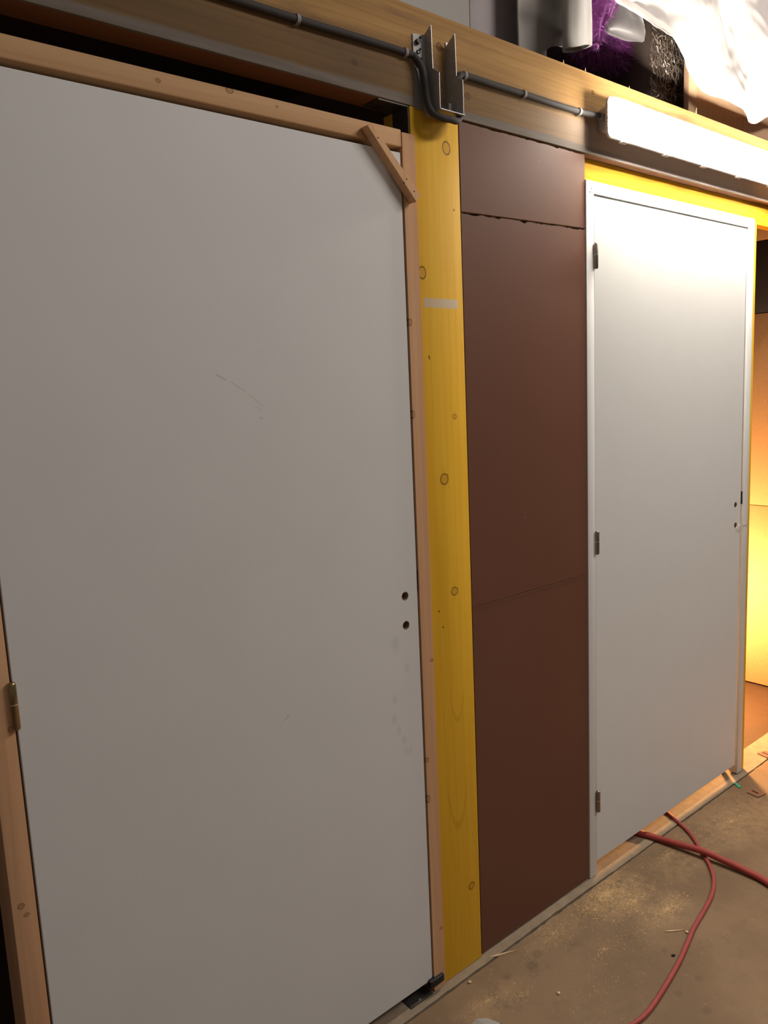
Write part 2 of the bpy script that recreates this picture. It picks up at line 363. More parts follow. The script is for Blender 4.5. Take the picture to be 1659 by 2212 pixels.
panel(panel_pts(PX0, PX1, lambda x: 0.006, lambda x: s2(x) - .0012, 0.0016, 0, 1), 0.004, 0.016)
panel(panel_pts(PX0 - .001, PX1, lambda x: s2(x) + .0008, lambda x: s1(x) - .001, 0.0048, 0.0006, 2), 0.003, 0.015)
panel(panel_pts(PX0 + .001, PX1 + .001, lambda x: s1(x) + .0035, lambda x: 2.2635, 0.0015, 0.0005, 3), 0.004, 0.016)
box('backing', 1.474, 1.996, 0.018, 0.06, 0.002, 2.266, M_CAVITY, wf, bev=0)

ws = empty('wall_side', (4.03, 1.0, 0)); tag(ws, 'warmly lit side wall of boards seen through the gap at right', 'wall', kind='structure')
for (z0, z1, mt) in ((0.012, 0.9615, M_WARMBOARD), (0.9645, 1.925, M_WARMBOARD), (1.929, 2.272, M_DARKBOARD), (2.276, 2.449, M_PLY)):
    box('panel', 4.015, 4.03, 0.02, 2.98, z0, z1, mt, ws, bev=0.001)
box('backing', 4.031, 4.06, 0.0, 3.0, 0.0, 2.449, M_CAVITY, ws, bev=0)
o = box('wall_back', -1.2, 4.06, 3.0, 3.05, 0.0, 2.449, M_CAVITY, bev=0); tag(o, 'dark back wall of the room behind the doors', 'wall', kind='structure')
o = box('wall_partition', 1.36, 1.42, 0.10, 3.0, 0.0, 2.449, M_CAVITY, bev=0); tag(o, 'dark timber partition running back behind the yellow post', 'wall', kind='structure')
o = box('wall_left', -1.2, 0.18, 0.10, 0.14, 0.0, 2.449, M_CAVITY, bev=0); tag(o, 'dark recessed wall left of the pine door jamb', 'wall', kind='structure')
o = box('ceiling', -1.2, 4.06, 0.075, 3.05, 2.45, 2.487, M_CAVITY, bev=0); tag(o, 'dark underside of the loft deck above the doors', 'ceiling', kind='structure')
o = box('wall_loft', -1.0, 7.0, 2.2, 2.25, 2.487, 5.5, M_GREYWALL, bev=0); tag(o, 'pale grey wall far behind the loft at the top', 'wall', kind='structure')

# ------------------------------------------------------------------ timber frame
bt = empty('timber_beam', (1.6, 0.035, 2.2675)); tag(bt, 'long weathered brown timber beam running above both doors', 'beam')
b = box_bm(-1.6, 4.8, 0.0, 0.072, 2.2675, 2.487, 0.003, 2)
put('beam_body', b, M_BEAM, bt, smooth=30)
for (x, z, dx, dz) in ((2.610, 2.487, .009, .022), (1.895, 2.487, .005, .010), (1.995, 2.487, .006, .012), (2.217, 2.487, .003, .007)):
    b = bmesh.new(); vs = [b.verts.new(v) for v in ((x, .002, z - .002), (x + .006, .002, z - .002), (x + .003, .008, z - .002), (x + dx, .003, z + dz))]
    for f in ((0, 1, 3), (1, 2, 3), (2, 0, 3), (0, 2, 1)): b.faces.new([vs[i] for i in f])
    put('splinter', b, M_CHIP, bt)
o = box('timber_post', 1.3145, 1.4735, 0.0, 0.095, 0.002, 2.267, M_YELLOW, bev=0.002); tag(o, 'yellow stained timber post with round knots between left door and brown panels', 'post')
o = box('header_board', 1.9955, 4.012, 0.030, 0.068, 2.19, 2.2665, M_YELLOW_X, bev=0.0015); tag(o, 'bright yellow stained board above the right door under the lamp', 'board')
o = box('timber_stud', 3.0430, 3.0790, 0.006, 0.060, 0.003, 2.189, M_YELLOW, bev=0.0015); tag(o, 'narrow yellow stained stud along the right edge of the white door frame', 'stud')

# ------------------------------------------------------------------ doors
def drill(o, holes, r, y0, y1):
    """cut real round holes through a leaf"""
    for (x, z) in holes:
        cb = cyl_bm((x, y0 - .01, z), (x, y1 + .01, z), r, 24)
        me = bpy.data.meshes.new('cut'); cb.to_mesh(me); cb.free(); c = bpy.data.objects.new('cut', me); COL.objects.link(c)
        md = o.modifiers.new('b', 'BOOLEAN'); md.object = c; md.operation = 'DIFFERENCE'; md.solver = 'EXACT'
        dg = bpy.context.evaluated_depsgraph_get(); nm = bpy.data.meshes.new_from_object(o.evaluated_get(dg))
        o.modifiers.clear(); o.data = nm; bpy.data.objects.remove(c)
def ring_bm(x, z, r0, r1, y0, y1, n=24):
    b = bmesh.new(); R = []
    for (r, y) in ((r0, y0), (r1, y0), (r1, y1), (r0, y1)):
        R.append([b.verts.new((x + r * math.cos(2 * math.pi * k / n), y, z + r * math.sin(2 * math.pi * k / n))) for k in range(n)])
    for i in range(4):
        for k in range(n): b.faces.new((R[i][k], R[i][(k + 1) % n], R[(i + 1) % 4][(k + 1) % n], R[(i + 1) % 4][k]))
    return b
def lathe_z(x, y, prof, n=16, bm=None):
    b = bm or bmesh.new(); rows = []
    for (r, z) in prof: rows.append([b.verts.new((x + r * math.cos(2 * math.pi * k / n), y + r * math.sin(2 * math.pi * k / n), z)) for k in range(n)])
    for a, c in zip(rows, rows[1:]):
        for k in range(n): b.faces.new((a[k], a[(k + 1) % n], c[(k + 1) % n], c[k]))
    b.faces.new(rows[0][::-1]); b.faces.new(rows[-1]); return b
def hinge(parent, x, zc, h, r, mat, y=-0.006):
    lo, hi = zc - h / 2, zc + h / 2; mid = zc + h * .04
    hb = put('hinge', lathe_z(x, y, ((r, mid + .0012), (r, hi - r * .7), (r * .85, hi - r * .3), (r * .5, hi - .0006), (r * .15, hi))), mat, parent, smooth=50)
    put('lower_barrel', lathe_z(x, y, ((r * .15, lo), (r * .5, lo + .0006), (r * .85, lo + r * .3), (r, lo + r * .7), (r, mid - .0012))), mat, hb, smooth=50)
    put('washer', lathe_z(x, y, ((r * 1.06, mid - .0012), (r * 1.06, mid + .0012))), M_WIRE, hb, smooth=50)
    put('pin_arm', box_bm(x - .0012, x + .0012, y, y + .02, lo + h * .1, mid - .004, 0), mat, hb)
    return hb

d1 = empty('door_1', (0.80, 0.0, 0.0)); tag(d1, 'large grey white flush door in a raw pine frame at left', 'door', kind='structure')
leaf = put('leaf', box_bm(0.3290, 1.2795, 0.0, 0.038, 0.039, 2.158, 0.0012, 2), M_DOOR, d1)
HL = ((1.2380, 1.1134), (1.2375, 1.0391)); drill(leaf, HL, 0.0112, 0.0, 0.038)
for (x, z) in HL: put('hole_liner', ring_bm(x, z, 0.0100, 0.0112, 0.0008, 0.0375), M_CORE, leaf)
box('latch_plate', 1.2765, 1.2835, 0.0005, 0.03, 1.1188, 1.1706, M_BLACK, leaf, bev=0.0008)
box('jamb', 0.2840, 0.3253, 0.0, 0.090, 0.003, 2.166, M_PINE, d1, bev=0.002)
b = extrude_poly([(1.2830, -0.004), (1.3230, -0.004), (1.3230, -0.0004), (1.3138, -0.0004), (1.3138, 0.090), (1.2830, 0.090)], 0.003, 2.2022, 'Z')
put('jamb', b, M_PINE, d1)
put('header', box_bm(0.2840, 1.2828, -0.003, 0.087, 2.1690, 2.2085, 0.004, 3), M_PINE_X, d1, smooth=30)
box('door_stop', 0.3255, 1.2828, 0.042, 0.060, 2.10, 2.168, M_PINE_X, d1, bev=0.001)
box('door_stop', 1.262, 1.2828, 0.042, 0.060, 0.003, 2.10, M_PINE, d1, bev=0.001)
box('door_stop', 0.3255, 0.345, 0.042, 0.060, 0.003, 2.10, M_PINE, d1, bev=0.001)
for z in (1.1035, 0.27, 1.93): hinge(d1, 0.3262, z, 0.088, 0.0068, M_HINGE)

d2 = empty('door_2', (2.52, 0.0, 0.0)); tag(d2, 'white flush door in a white painted frame brightly lit by the lamp above', 'door', kind='structure')
leaf2 = put('leaf', box_bm(2.0355, 2.9905, 0.0012, 0.0392, 0.048, 2.1550, 0.0012, 2), M_DOOR2, d2)
HR = ((2.9490, 1.1285), (2.9525, 1.0485)); drill(leaf2, HR, 0.0115, 0.0012, 0.0392)
for (x, z) in HR: put('hole_liner', ring_bm(x, z, 0.0100, 0.0115, 0.0020, 0.0388), M_CORE, leaf2)
box('jamb', 1.9958, 2.0332, 0.0, 0.029, 0.0025, 2.1955, M_DOOR2, d2, bev=0.0008)
jr = box('jamb', 3.0025, 3.0425, -0.004, 0.029, 0.006, 2.1955, M_DOOR2, d2, bev=0.003)
box('strike_plate', 3.0012, 3.0030, 0.0005, 0.020, 1.1262, 1.1755, M_BLACK, jr, bev=0.0004)
box('header', 2.0334, 3.0023, 0.0004, 0.029, 2.1602, 2.1955, M_DOOR2, d2, bev=0.0008)
box('door_stop', 2.0334, 2.048, 0.044, 0.060, 0.0025, 2.16, M_DOOR2, d2, bev=0.001)
box('door_stop', 2.985, 3.0023, 0.044, 0.060, 0.006, 2.16, M_DOOR2, d2, bev=0.001)
box('door_stop', 2.048, 2.985, 0.044, 0.060, 2.14, 2.16, M_PINE_X, d2, bev=0.001)  # pine tone, not white: puts the shade of the gap into the colour
for z in (1.985, 1.124, 0.263): hinge(d2, 2.0345, z, 0.076, 0.0066, M_HINGE2)
for (x, z) in ((2.022, 2.174), (2.014, 2.163)):
    put('screw', cyl_bm((x, -.0004, z), (x, .0005, z), .0022, 10), M_HOLE, d2)
# bent wire pulled through the lower hole of the right door
wp = spline([(2.9525, 0.03, 1.0485), (2.9525, 0.004, 1.0495), (2.955, -0.012, 1.0500), (2.972, -0.020, 1.0460), (2.990, -0.021, 1.0455), (3.0045, -0.020, 1.0495), (3.0090, -0.020, 1.0440), (2.999, -0.020, 1.0395), (2.985, -0.018, 1.0455), (2.978, -0.015, 1.0475)], 8)
o = put('bent_wire', tube_bm(wp, 0.0013, 8), M_WIRE, base=(2.9525, 0.0, 1.0485), smooth=60); tag(o, 'thin bent wire hooked through the lower hole of the right door', 'wire')

# ------------------------------------------------------------------ diagonal batten nailed over the frame corner
cs = [(1.1600, 2.1890), (1.1730, 2.1960), (1.3120, 2.0640), (1.2980, 2.0450)]
b = extrude_poly(cs, -0.0285, -0.0050)
bmesh.ops.bevel(b, geom=list(b.edges), offset=0.001, segments=1, affect='EDGES')
br = put('corner_batten', b, M_BRACE); tag(br, 'short diagonal pine batten nailed across the top corner of the left door', 'batten')
for (x, z) in ((1.190, 2.168), (1.270, 2.092), (1.262, 2.083), (1.292, 2.068)):
    put('nail', cyl_bm((x, -.0290, z), (x, -.0280, z), .0016, 8), M_HOLE, br)
# ------------------------------------------------------------------ black clip and plate at the foot of the left door
b = box_bm(1.262, 1.313, -0.013, 0.004, 0.024, 0.045, 0.003, 2)
o = put('plastic_clip', b, M_BLACK, smooth=30); tag(o, 'small black plastic clip at the foot of the left door jamb', 'clip')
fp = empty('floor_plate', (1.235, 0.012, 0.001)); tag(fp, 'small dark metal plate on the threshold under the left door', 'plate')
box('plate', 1.195, 1.275, -0.006, 0.036, 0.001, 0.0045, M_DARKMETAL, fp, bev=0.0008)
put('screw', cyl_bm((1.232, 0.002, 0.0045), (1.232, 0.002, 0.0068), .004, 12, r2=.0028), M_WIRE, fp)
# ------------------------------------------------------------------ angle bracket under the beam, left of the post
ab = empty('angle_bracket', (1.313, 0.030, 2.205)); tag(ab, 'dark steel angle bracket joining post and beam above the left door', 'bracket')
b = box_bm(1.223, 1.3140, 0.004, 0.058, 2.2640, 2.2672, 0); box_bm(1.3110, 1.3140, 0.004, 0.058, 2.205, 2.2640, 0, bm=b)
put('bracket_plate', b, M_DARKMETAL, ab)
for z in (2.245, 2.222): put('bolt', cyl_bm((1.3110, .028, z), (1.3065, .028, z), .0055, 6), M_DARKMETAL, ab)
put('bolt', cyl_bm((1.265, .03, 2.264), (1.265, .03, 2.2595), .0055, 6), M_DARKMETAL, ab)

# ------------------------------------------------------------------ joist hanger on the beam
jh = empty('joist_hanger', (1.40, -0.03, 2.25)); tag(jh, 'empty galvanised joist hanger fixed to the beam above the yellow post', 'joist hanger')
def plate_x(x, prof, th=0.002):       # side plate at constant x, outline in (y, z)
    b = bmesh.new(); A = [b.verts.new((x, y, z)) for y, z in prof]; B = [b.verts.new((x + th, y, z)) for y, z in prof]
    b.faces.new(A); b.faces.new(B[::-1]); n = len(prof)
    for i in range(n): b.faces.new((A[i], B[i], B[(i + 1) % n], A[(i + 1) % n]))
    return b
pr = [(-0.001, 2.252), (-0.056, 2.252), (-0.056, 2.330), (-0.036, 2.345), (-0.034, 2.438), (-0.026, 2.434), (-0.001, 2.418)]
pl = put('side_plate', plate_x(1.3575, pr), M_GALV, jh)
prr = put('side_plate', plate_x(1.4345, pr), M_GALV, jh)
put('seat', box_bm(1.3575, 1.4365, -0.060, -0.001, 2.250, 2.252, 0), M_GALV, jh)
fl = put('flange', box_bm(1.329, 1.3575, -0.003, -0.001, 2.262, 2.352, 0), M_GALV, jh)
b = bmesh.new()
for t in (0, .002):
    pass
vs = [(1.329, -.0015, 2.424), (1.3575, -.010, 2.424), (1.3575, -.010, 2.352), (1.329, -.0015, 2.366)]
A = [b.verts.new(v) for v in vs]; B = [b.verts.new((v[0], v[1] - .002, v[2])) for v in vs]
b.faces.new(A); b.faces.new(B[::-1])
for i in range(4): b.faces.new((A[i], B[i], B[(i + 1) % 4], A[(i + 1) % 4]))
fu = put('flange', b, M_GALV, jh)
put('flange', box_bm(1.4365, 1.465, -0.003, -0.001, 2.262, 2.43, 0), M_GALV, jh)
for (x, z, r) in ((1.347, 2.417, .0026), (1.348, 2.372, .0024), (1.346, 2.392, .0020)):
    put('nail_hole', cyl_bm((x, -.0100, z), (x, -.0075, z), r, 10), M_HOLE, fu)
put('ring_bolt', ring_bm(1.3415, 2.386, .0030, .0050, -.0088, -.0062, 16), M_DARKMETAL, fu)
put('bolt', cyl_bm((1.339, -.0135, 2.407), (1.339, -.004, 2.407), .0058, 12), M_DARKMETAL, fu)
for (yy, zz) in ((-.031, 2.430), (-.030, 2.405), (-.031, 2.380), (-.031, 2.355), (-.030, 2.330)):
    for xx, pp in ((1.3568, pl), (1.4338, prr)): put('nail_hole', cyl_bm((xx, yy, zz), (xx + .0006, yy, zz), .0016, 8), M_WIRE, pp)
# small plate added to stand in for a lit patch on the right plate
put('added_lit_patch', box_bm(1.4175, 1.4340, -0.026, -0.0245, 2.2525, 2.284, 0), M_GALV, jh)

# ------------------------------------------------------------------ cable along the beam
cp = [(-0.6, -.009, 2.355), (0.2, -.009, 2.366), (0.83, -.009, 2.369), (1.003, -.009, 2.370), (1.16, -.009, 2.373), (1.298, -.009, 2.374), (1.325, -.013, 2.368), (1.340, -.019, 2.345), (1.344, -.024, 2.310), (1.344, -.030, 2.270), (1.348, -.040, 2.246),
      (1.368, -.050, 2.236), (1.395, -.052, 2.236), (1.424, -.046, 2.240), (1.445, -.034, 2.262), (1.456, -.022, 2.310), (1.466, -.013, 2.352), (1.488, -.010, 2.365), (1.60, -.009, 2.366), (1.713, -.009, 2.367), (1.85, -.009, 2.367), (1.952, -.009, 2.368), (1.985, -.014, 2.367), (2.022, -.028, 2.364)]
cb = empty('power_cable', (1.0, 0.0, 2.37)); tag(cb, 'dark grey power cable clipped along the beam, looping under the joist hanger', 'cable')
put('cable_sheath', tube_bm(spline(cp, 10), 0.0080, 12), M_CABLE, cb, smooth=60)
for (x, z) in ((0.30, 2.367), (0.65, 2.3685), (1.003, 2.370), (1.298, 2.374), (1.4905, 2.365), (1.713, 2.367), (1.952, 2.368)):
    b = bmesh.new(); out = []; inn = []
    for k in range(11):
        a = math.pi * k / 10
        out.append((-.0096 * math.sin(a) - .009, z + .0100 * math.cos(a))); inn.append((-.0082 * math.sin(a) - .009, z + .0082 * math.cos(a)))
    out = [(0, z + .0100)] + out + [(0, z - .0100)]; inn = [(0, z + .0082)] + inn + [(0, z - .0082)]
    V = [[[b.verts.new((x + s, p[0], p[1])) for p in L] for L in (out, inn)] for s in (-.0042, .0042)]
    n = len(out)
    for i in range(n - 1):
        b.faces.new((V[0][0][i], V[0][0][i + 1], V[1][0][i + 1], V[1][0][i])); b.faces.new((V[0][1][i], V[0][1][i + 1], V[1][1][i + 1], V[1][1][i]))
        for s in (0, 1): b.faces.new((V[s][0][i], V[s][0][i + 1], V[s][1][i + 1], V[s][1][i]))
    put('cable_clip', b, M_CLIP, cb)

# ------------------------------------------------------------------ fluorescent batten lamp on the beam
lf = empty('batten_lamp', (2.63, -0.04, 2.29)); tag(lf, 'glowing white fluorescent batten lamp mounted on the beam over the right door', 'lamp')
M_TRAY = plain('lamp_tray', (0.60, 0.57, 0.57), 0.5, var=0.03)
t = NT('lit_diffuser', 0.35); t.color((0.9, 0.9, 0.9)); t.b.inputs['Emission Color'].default_value = (1.0, 0.93, 0.80, 1); t.b.inputs['Emission Strength'].default_value = 215.0
M_GLOW = t.m
LX0, LX1 = 2.016, 3.300
def rrect(x0, x1, z0, z1, r, n=6):
    pts = []
    for cx, cz, a0 in ((x1 - r, z1 - r, 0), (x0 + r, z1 - r, 90), (x0 + r, z0 + r, 180), (x1 - r, z0 + r, 270)):
        for k in range(n + 1):
            a = math.radians(a0 + 90 * k / n); pts.append((cx + r * math.cos(a), cz + r * math.sin(a)))
    return pts
def loft_rings(rings):                 # rings = [(x0, x1, z0, z1, radius, y)], closed at both ends
    b = bmesh.new(); V = [[b.verts.new((p[0], y, p[1])) for p in rrect(x0, x1, z0, z1, r_)] for (x0, x1, z0, z1, r_, y) in rings]
    n = len(V[0])
    for A, B in zip(V, V[1:]):
        for k in range(n): b.faces.new((A[k], A[(k + 1) % n], B[(k + 1) % n], B[k]))
    b.faces.new(V[0]); b.faces.new(V[-1][::-1]); return b
put('tray', loft_rings([(LX0 + .040, LX1 - .040, 2.336, 2.394, .010, 0.0), (LX0 + .026, LX1 - .026, 2.322, 2.399, .016, -.030), (LX0 + .006, LX1 - .006, 2.304, 2.404, .018, -.050), (LX0, LX1, 2.2995, 2.4085, .018, -.052), (LX0, LX1, 2.2995, 2.4085, .018, -.060)]), M_TRAY, lf, smooth=35)
put('diffuser', loft_rings([(LX0 + .003, LX1 - .003, 2.3025, 2.4055, .016, -.0602), (LX0 + .004, LX1 - .004, 2.3035, 2.4045, .016, -.070), (LX0 + .007, LX1 - .007, 2.3065, 2.4015, .016, -.078), (LX0 + .013, LX1 - .013, 2.3125, 2.3955, .014, -.085), (LX0 + .022, LX1 - .022, 2.3215, 2.3865, .010, -.0875)]), M_GLOW, lf, smooth=50)
put('cable_gland', cyl_bm((LX0 + .004, -.028, 2.364), (LX0 + .030, -.028, 2.364), .0095, 12), M_CLIP, lf)
for x in (2.10, 2.33, 2.56, 2.80, 3.04): put('latch', box_bm(x - .016, x + .016, -.064, -.048, 2.2955, 2.3010, .001, 1), M_TRAY, lf)

# ------------------------------------------------------------------ things lying on the floor
r = 0.0112
hp = spline([(2.12, 0.62, r), (2.26, 0.25, r), (2.3345, 0.0258, 0.0112), (2.3488, -0.0296, 0.0112), (2.3589, -0.1120, 0.0182), (2.3678, -0.1948, 0.0244), (2.3752, -0.2670, 0.0192), (2.3785, -0.3430, 0.0132), (2.3705, -0.4061, 0.0112), (2.31, -0.58, r), (2.2, -0.9, r), (2.1, -1.4, r)], 12)
o = put('red_hose', tube_bm(hp, r, 14), M_HOSE, base=(2.39, -0.17, 0), smooth=60); tag(o, 'thick dark red hose running straight out from under the right door', 'hose')
r = 0.0062
hp = spline([(2.75, 0.55, r), (2.62, 0.22, r), (2.5326, 0.032, r), (2.5037, -0.0254, r), (2.4658, -0.0914, r), (2.4084, -0.1569, r), (2.3706, -0.1969, r), (2.3233, -0.2427, r), (2.2605, -0.2861, r), (2.1888, -0.3153, r), (2.1109, -0.3334, r), (2.0148, -0.3523, r), (1.9428, -0.3714, r), (1.8642, -0.3925, r), (1.7801, -0.4099, r), (1.6727, -0.4283, r), (1.6211, -0.4329, r), (1.5693, -0.4295, r), (1.40, -0.40, r), (1.2, -0.42, r)], 8)
o = put('extension_cord', tube_bm(hp, r, 12), M_HOSE2, base=(2.2, -0.3, 0), smooth=60); tag(o, 'thin pinkish red cord curving across the floor below the thick hose', 'cord')

def shim(cx, cy, rot, label):
    pts = [(-.025, -.024), (.025, -.024), (.025, .024), (.0045, .024), (.0045, -.006), (.002, -.009), (-.002, -.009), (-.0045, -.006), (-.0045, .024), (-.025, .024)]
    c, s = math.cos(rot), math.sin(rot)
    b = extrude_poly([(cx + c * x - s * y, cy + s * x + c * y) for x, y in pts], 0.0006, 0.0042, 'Z')
    o = put('slotted_shim', b, M_SHIM, base=(cx, cy, 0)); tag(o, label, 'shim', 'slotted brown shims on the floor')
shim(2.9130, -0.1240, -0.16, 'brown slotted plastic shim lying flat on the floor near the green scrap')
shim(3.262, -0.006, -0.25, 'brown slotted shim on the floor joint at the right edge')
b = extrude_poly([(2.927, -.027), (2.936, -.033), (2.915, -.064), (2.905, -.058)], 0.0005, 0.004, 'Z')
o = put('plastic_scrap', b, M_GREEN); tag(o, 'small bright green plastic scrap on the floor by the right door', 'scrap')
def splint(name, p, q, w_, label, mat=M_CHIP, h=.003):
    p, q = Vector((*p, 0)), Vector((*q, 0)); d = (q - p).normalized(); s = Vector((-d.y, d.x, 0)) * w_
    b = extrude_poly([tuple((p - s * .4)[:2]), tuple((p + d * .02 - s)[:2]), tuple(q[:2]), tuple((p + d * .02 + s)[:2]), tuple((p + s * .4)[:2])], 0.0006, h, 'Z')
    o = put(name, b, mat); tag(o, label, 'wood splinter')
splint('wood_splinter', (1.489, -.018), (1.569, -.053), .0032, 'long pale wood splinter at the foot of the brown panel')
splint('wood_splinter', (1.942, -.300), (1.995, -.340), .0022, 'thin pale splinter touching the red cord')
b = cyl_bm((1.864, -.366, .003), (1.872, -.371, .003), .003, 10); o = put('black_plug', b, M_BLACK); tag(o, 'tiny black plug on the floor beside the red cord', 'plug')
# torn grey paper scrap at the bottom edge
b = bmesh.new(); pts = [(1.262, -.150, .002), (1.290, -.1505, .010), (1.318, -.165, .004), (1.330, -.195, .002), (1.29, -.215, .008), (1.25, -.190, .002)]
A = [b.verts.new(p) for p in pts]; ctr = b.verts.new((1.29, -.18, .013))
for i in range(6): b.faces.new((A[i], A[(i + 1) % 6], ctr))
bmesh.ops.solidify(b, geom=list(b.faces), thickness=0.0006)
o = put('paper_scrap', b, M_PAPER); tag(o, 'torn grey white paper scrap at the bottom edge of the floor', 'paper scrap')
# a few countable crumbs
for (x, y, s, l) in ((1.3755, -.045, .006, 'pale wood crumb on the floor in front of the yellow post'), (1.52, -.235, .006, 'pale wood crumb near the middle of the sawdust, close to the bottom edge'),
                     (1.985, -.345, .006, 'pale wood crumb beside the thin splinter and the red cord')):
    b = bmesh.new(); bmesh.ops.create_icosphere(b, subdivisions=1, radius=s)
    for v in b.verts: v.co = Vector((v.co.x * random.uniform(.7, 1.2) + x, v.co.y * random.uniform(.6, 1.1) + y, max(.0004, v.co.z * .6 + s * .45)))
    o = put('wood_crumb', b, M_CHIP); tag(o, l, 'wood crumb')

# sawdust and shavings
def shavings(name, spots, label, seed):
    rn = random.Random(seed); vs, fs = [], []
    for (cx, cy, rx, ry, n, smin, smax) in spots:
        for _ in range(n):
            a = rn.uniform(0, 2 * math.pi); q = abs(rn.gauss(0, .55)); x = cx + rx * q * math.cos(a); y = cy + ry * q * math.sin(a)
            if y > jf(x) - .004: continue
            L = rn.uniform(smin, smax) * (1 if rn.random() < .85 else 1.8); wd = L * rn.uniform(.10, .24); th = rn.uniform(0, math.pi)
            c, s = math.cos(th), math.sin(th); h = L * rn.uniform(.1, .5); i0 = len(vs)
            for (u, v, z) in ((-L, -wd, .0006), (-L, wd, .0006 + h * rn.random() * .5), (0, -wd, h), (0, wd, h * .8), (L, -wd, .0006), (L * .9, wd, .0008)):
                vs.append((x + c * u - s * v, y + s * u + c * v, z + .0002))
            fs += [(i0, i0 + 2, i0 + 3, i0 + 1), (i0 + 2, i0 + 4, i0 + 5, i0 + 3)]
    me = bpy.data.meshes.new(name); me.from_pydata(vs, [], fs); me.materials.append(M_SAW)
    o = bpy.data.objects.new(name, me); COL.objects.link(o); tag(o, label, 'sawdust', kind='stuff'); return o
t = NT('sawdust', 0.8, 0.2); t.color(t.mix(t.noise((180, 180, 180), 2), (0.80, 0.56, 0.30), (0.46, 0.28, 0.13))); M_SAW = t.m
shavings('sawdust', [(1.97, -.08, .12, .06, 1500, .0010, .0036), (2.0, -.16, .13, .07, 900, .0008, .0028), (2.04, -.25, .12, .04, 800, .0008, .0026), (1.88, -.10, .12, .06, 600, .0008, .0026),
    (1.70, -.08, .16, .07, 600, .0008, .0022), (1.36, -.12, .14, .04, 420, .0007, .0018), (1.44, -.17, .10, .02, 200, .0007, .0018), (2.65, -.15, .30, .10, 900, .0008, .0022), (1.9, -.25, .6, .25, 900, .0006, .0016), (2.3, -.1, .35, .06, 500, .0008, .0022), (1.6, -.3, .4, .2, 300, .0006, .0015), (1.75, -.22, .10, .05, 260, .0008, .002)],
    'pale sawdust and wood shavings scattered over the hall floor', 5)

# ------------------------------------------------------------------ things stored on the loft
def grid_cloth(name, xs, zs_fn, y_fn, nu, nv, mat, th=0.003, parent=None, sub=1):
    b = bmesh.new(); V = []
    for i in range(nu + 1):
        u = i / nu; x = xs[0] + (xs[1] - xs[0]) * u; zb, zt = zs_fn(x)
        V.append([b.verts.new((x, y_fn(x, zb + (zt - zb) * j / nv), zb + (zt - zb) * j / nv)) for j in range(nv + 1)])
    for i in range(nu):
        for j in range(nv): b.faces.new((V[i][j], V[i + 1][j], V[i + 1][j + 1], V[i][j + 1]))
    bmesh.ops.recalc_face_normals(b, faces=b.faces)
    bmesh.ops.solidify(b, geom=list(b.faces), thickness=th)
    return put(name, b, mat, parent, smooth=60)
def interp(tab, x):
    if x <= tab[0][0]: return tab[0][1]
    for (a, za), (c, zc) in zip(tab, tab[1:]):
        if x <= c:
            k = (x - a) / (c - a); return za + (zc - za) * k
    return tab[-1][1]
N = lambda x, z, s, o=0: noise.noise((x * s, z * s, o))
o = box('hanging_rail', 1.3, 5.0, 0.02, 0.34, 3.46, 3.50, M_PLY, bev=0.004); tag(o, 'wooden rail over the loft from which the cloths hang', 'rail')
ob = box('rail_post', 1.36, 1.40, 0.30, 0.34, 2.4875, 3.459, M_PLY, bev=0.002); tag(ob, 'slim upright post carrying the loft rail', 'post')
# mauve flat curtain
o = grid_cloth('curtain', (1.822, 2.19), lambda x: (2.50, 3.455), lambda x, z: .285 + .010 * math.sin(x * 23) + .012 * N(x, z * .3, 5), 40, 20, M_MAUVE); tag(o, 'flat dark mauve grey curtain hanging behind the beam beside the pale wall', 'curtain')
# silver drape with a lifted hem
hem = [(1.96, 2.50), (2.012, 2.50), (2.045, 2.598), (2.078, 2.623), (2.101, 2.640), (2.124, 2.654), (2.175, 2.664), (2.2, 2.664)]
o = grid_cloth('velvet_drape', (1.964, 2.190), lambda x: (interp(hem, x), 3.455), lambda x, z: .215 + .024 * math.sin((x - 1.964) * 19) + .006 * N(x, z, 9), 48, 24, M_SILVER, 0.004); tag(o, 'grey silver velvet drape with a lifted hem hanging over the beam', 'drape')
# rolled velvet sleeve: an open tube seen from below
b = bmesh.new(); rows = []
for j in range(26):
    z = 2.622 + .80 * j / 25; ring = []
    for k in range(36):
        a = 2 * math.pi * k / 36; rx = .056 + .003 * N(a, z, 2); ry = .036
        wob = 1 + .05 * math.sin(3 * a + z * 9) + .04 * N(math.cos(a), z * 3, 3, a)
        ring.append(b.verts.new((2.136 + rx * wob * math.cos(a) + (z - 2.62) * .02, .130 + ry * wob * math.sin(a), z + (.014 * math.cos(a)) * max(0, 1 - j / 6))))
    rows.append(ring)
for a, c in zip(rows, rows[1:]):
    for k in range(36): b.faces.new((a[k], a[(k + 1) % 36], c[(k + 1) % 36], c[k]))
bmesh.ops.recalc_face_normals(b, faces=b.faces); bmesh.ops.solidify(b, geom=list(b.faces), thickness=0.007)
o = put('velvet_roll', b, M_SILVER, smooth=60); tag(o, 'rolled grey velvet sleeve with an open shiny end pointing down', 'fabric roll')
o = grid_cloth('velvet_flap', (2.212, 2.272), lambda x: (2.736 + 24 * (x - 2.246) ** 2, 3.44), lambda x, z: .200 + .008 * math.sin((x - 2.21) * 50), 14, 10, M_SILVER, 0.008); tag(o, 'small pale grey fabric flap between velvet roll and purple plush', 'fabric')

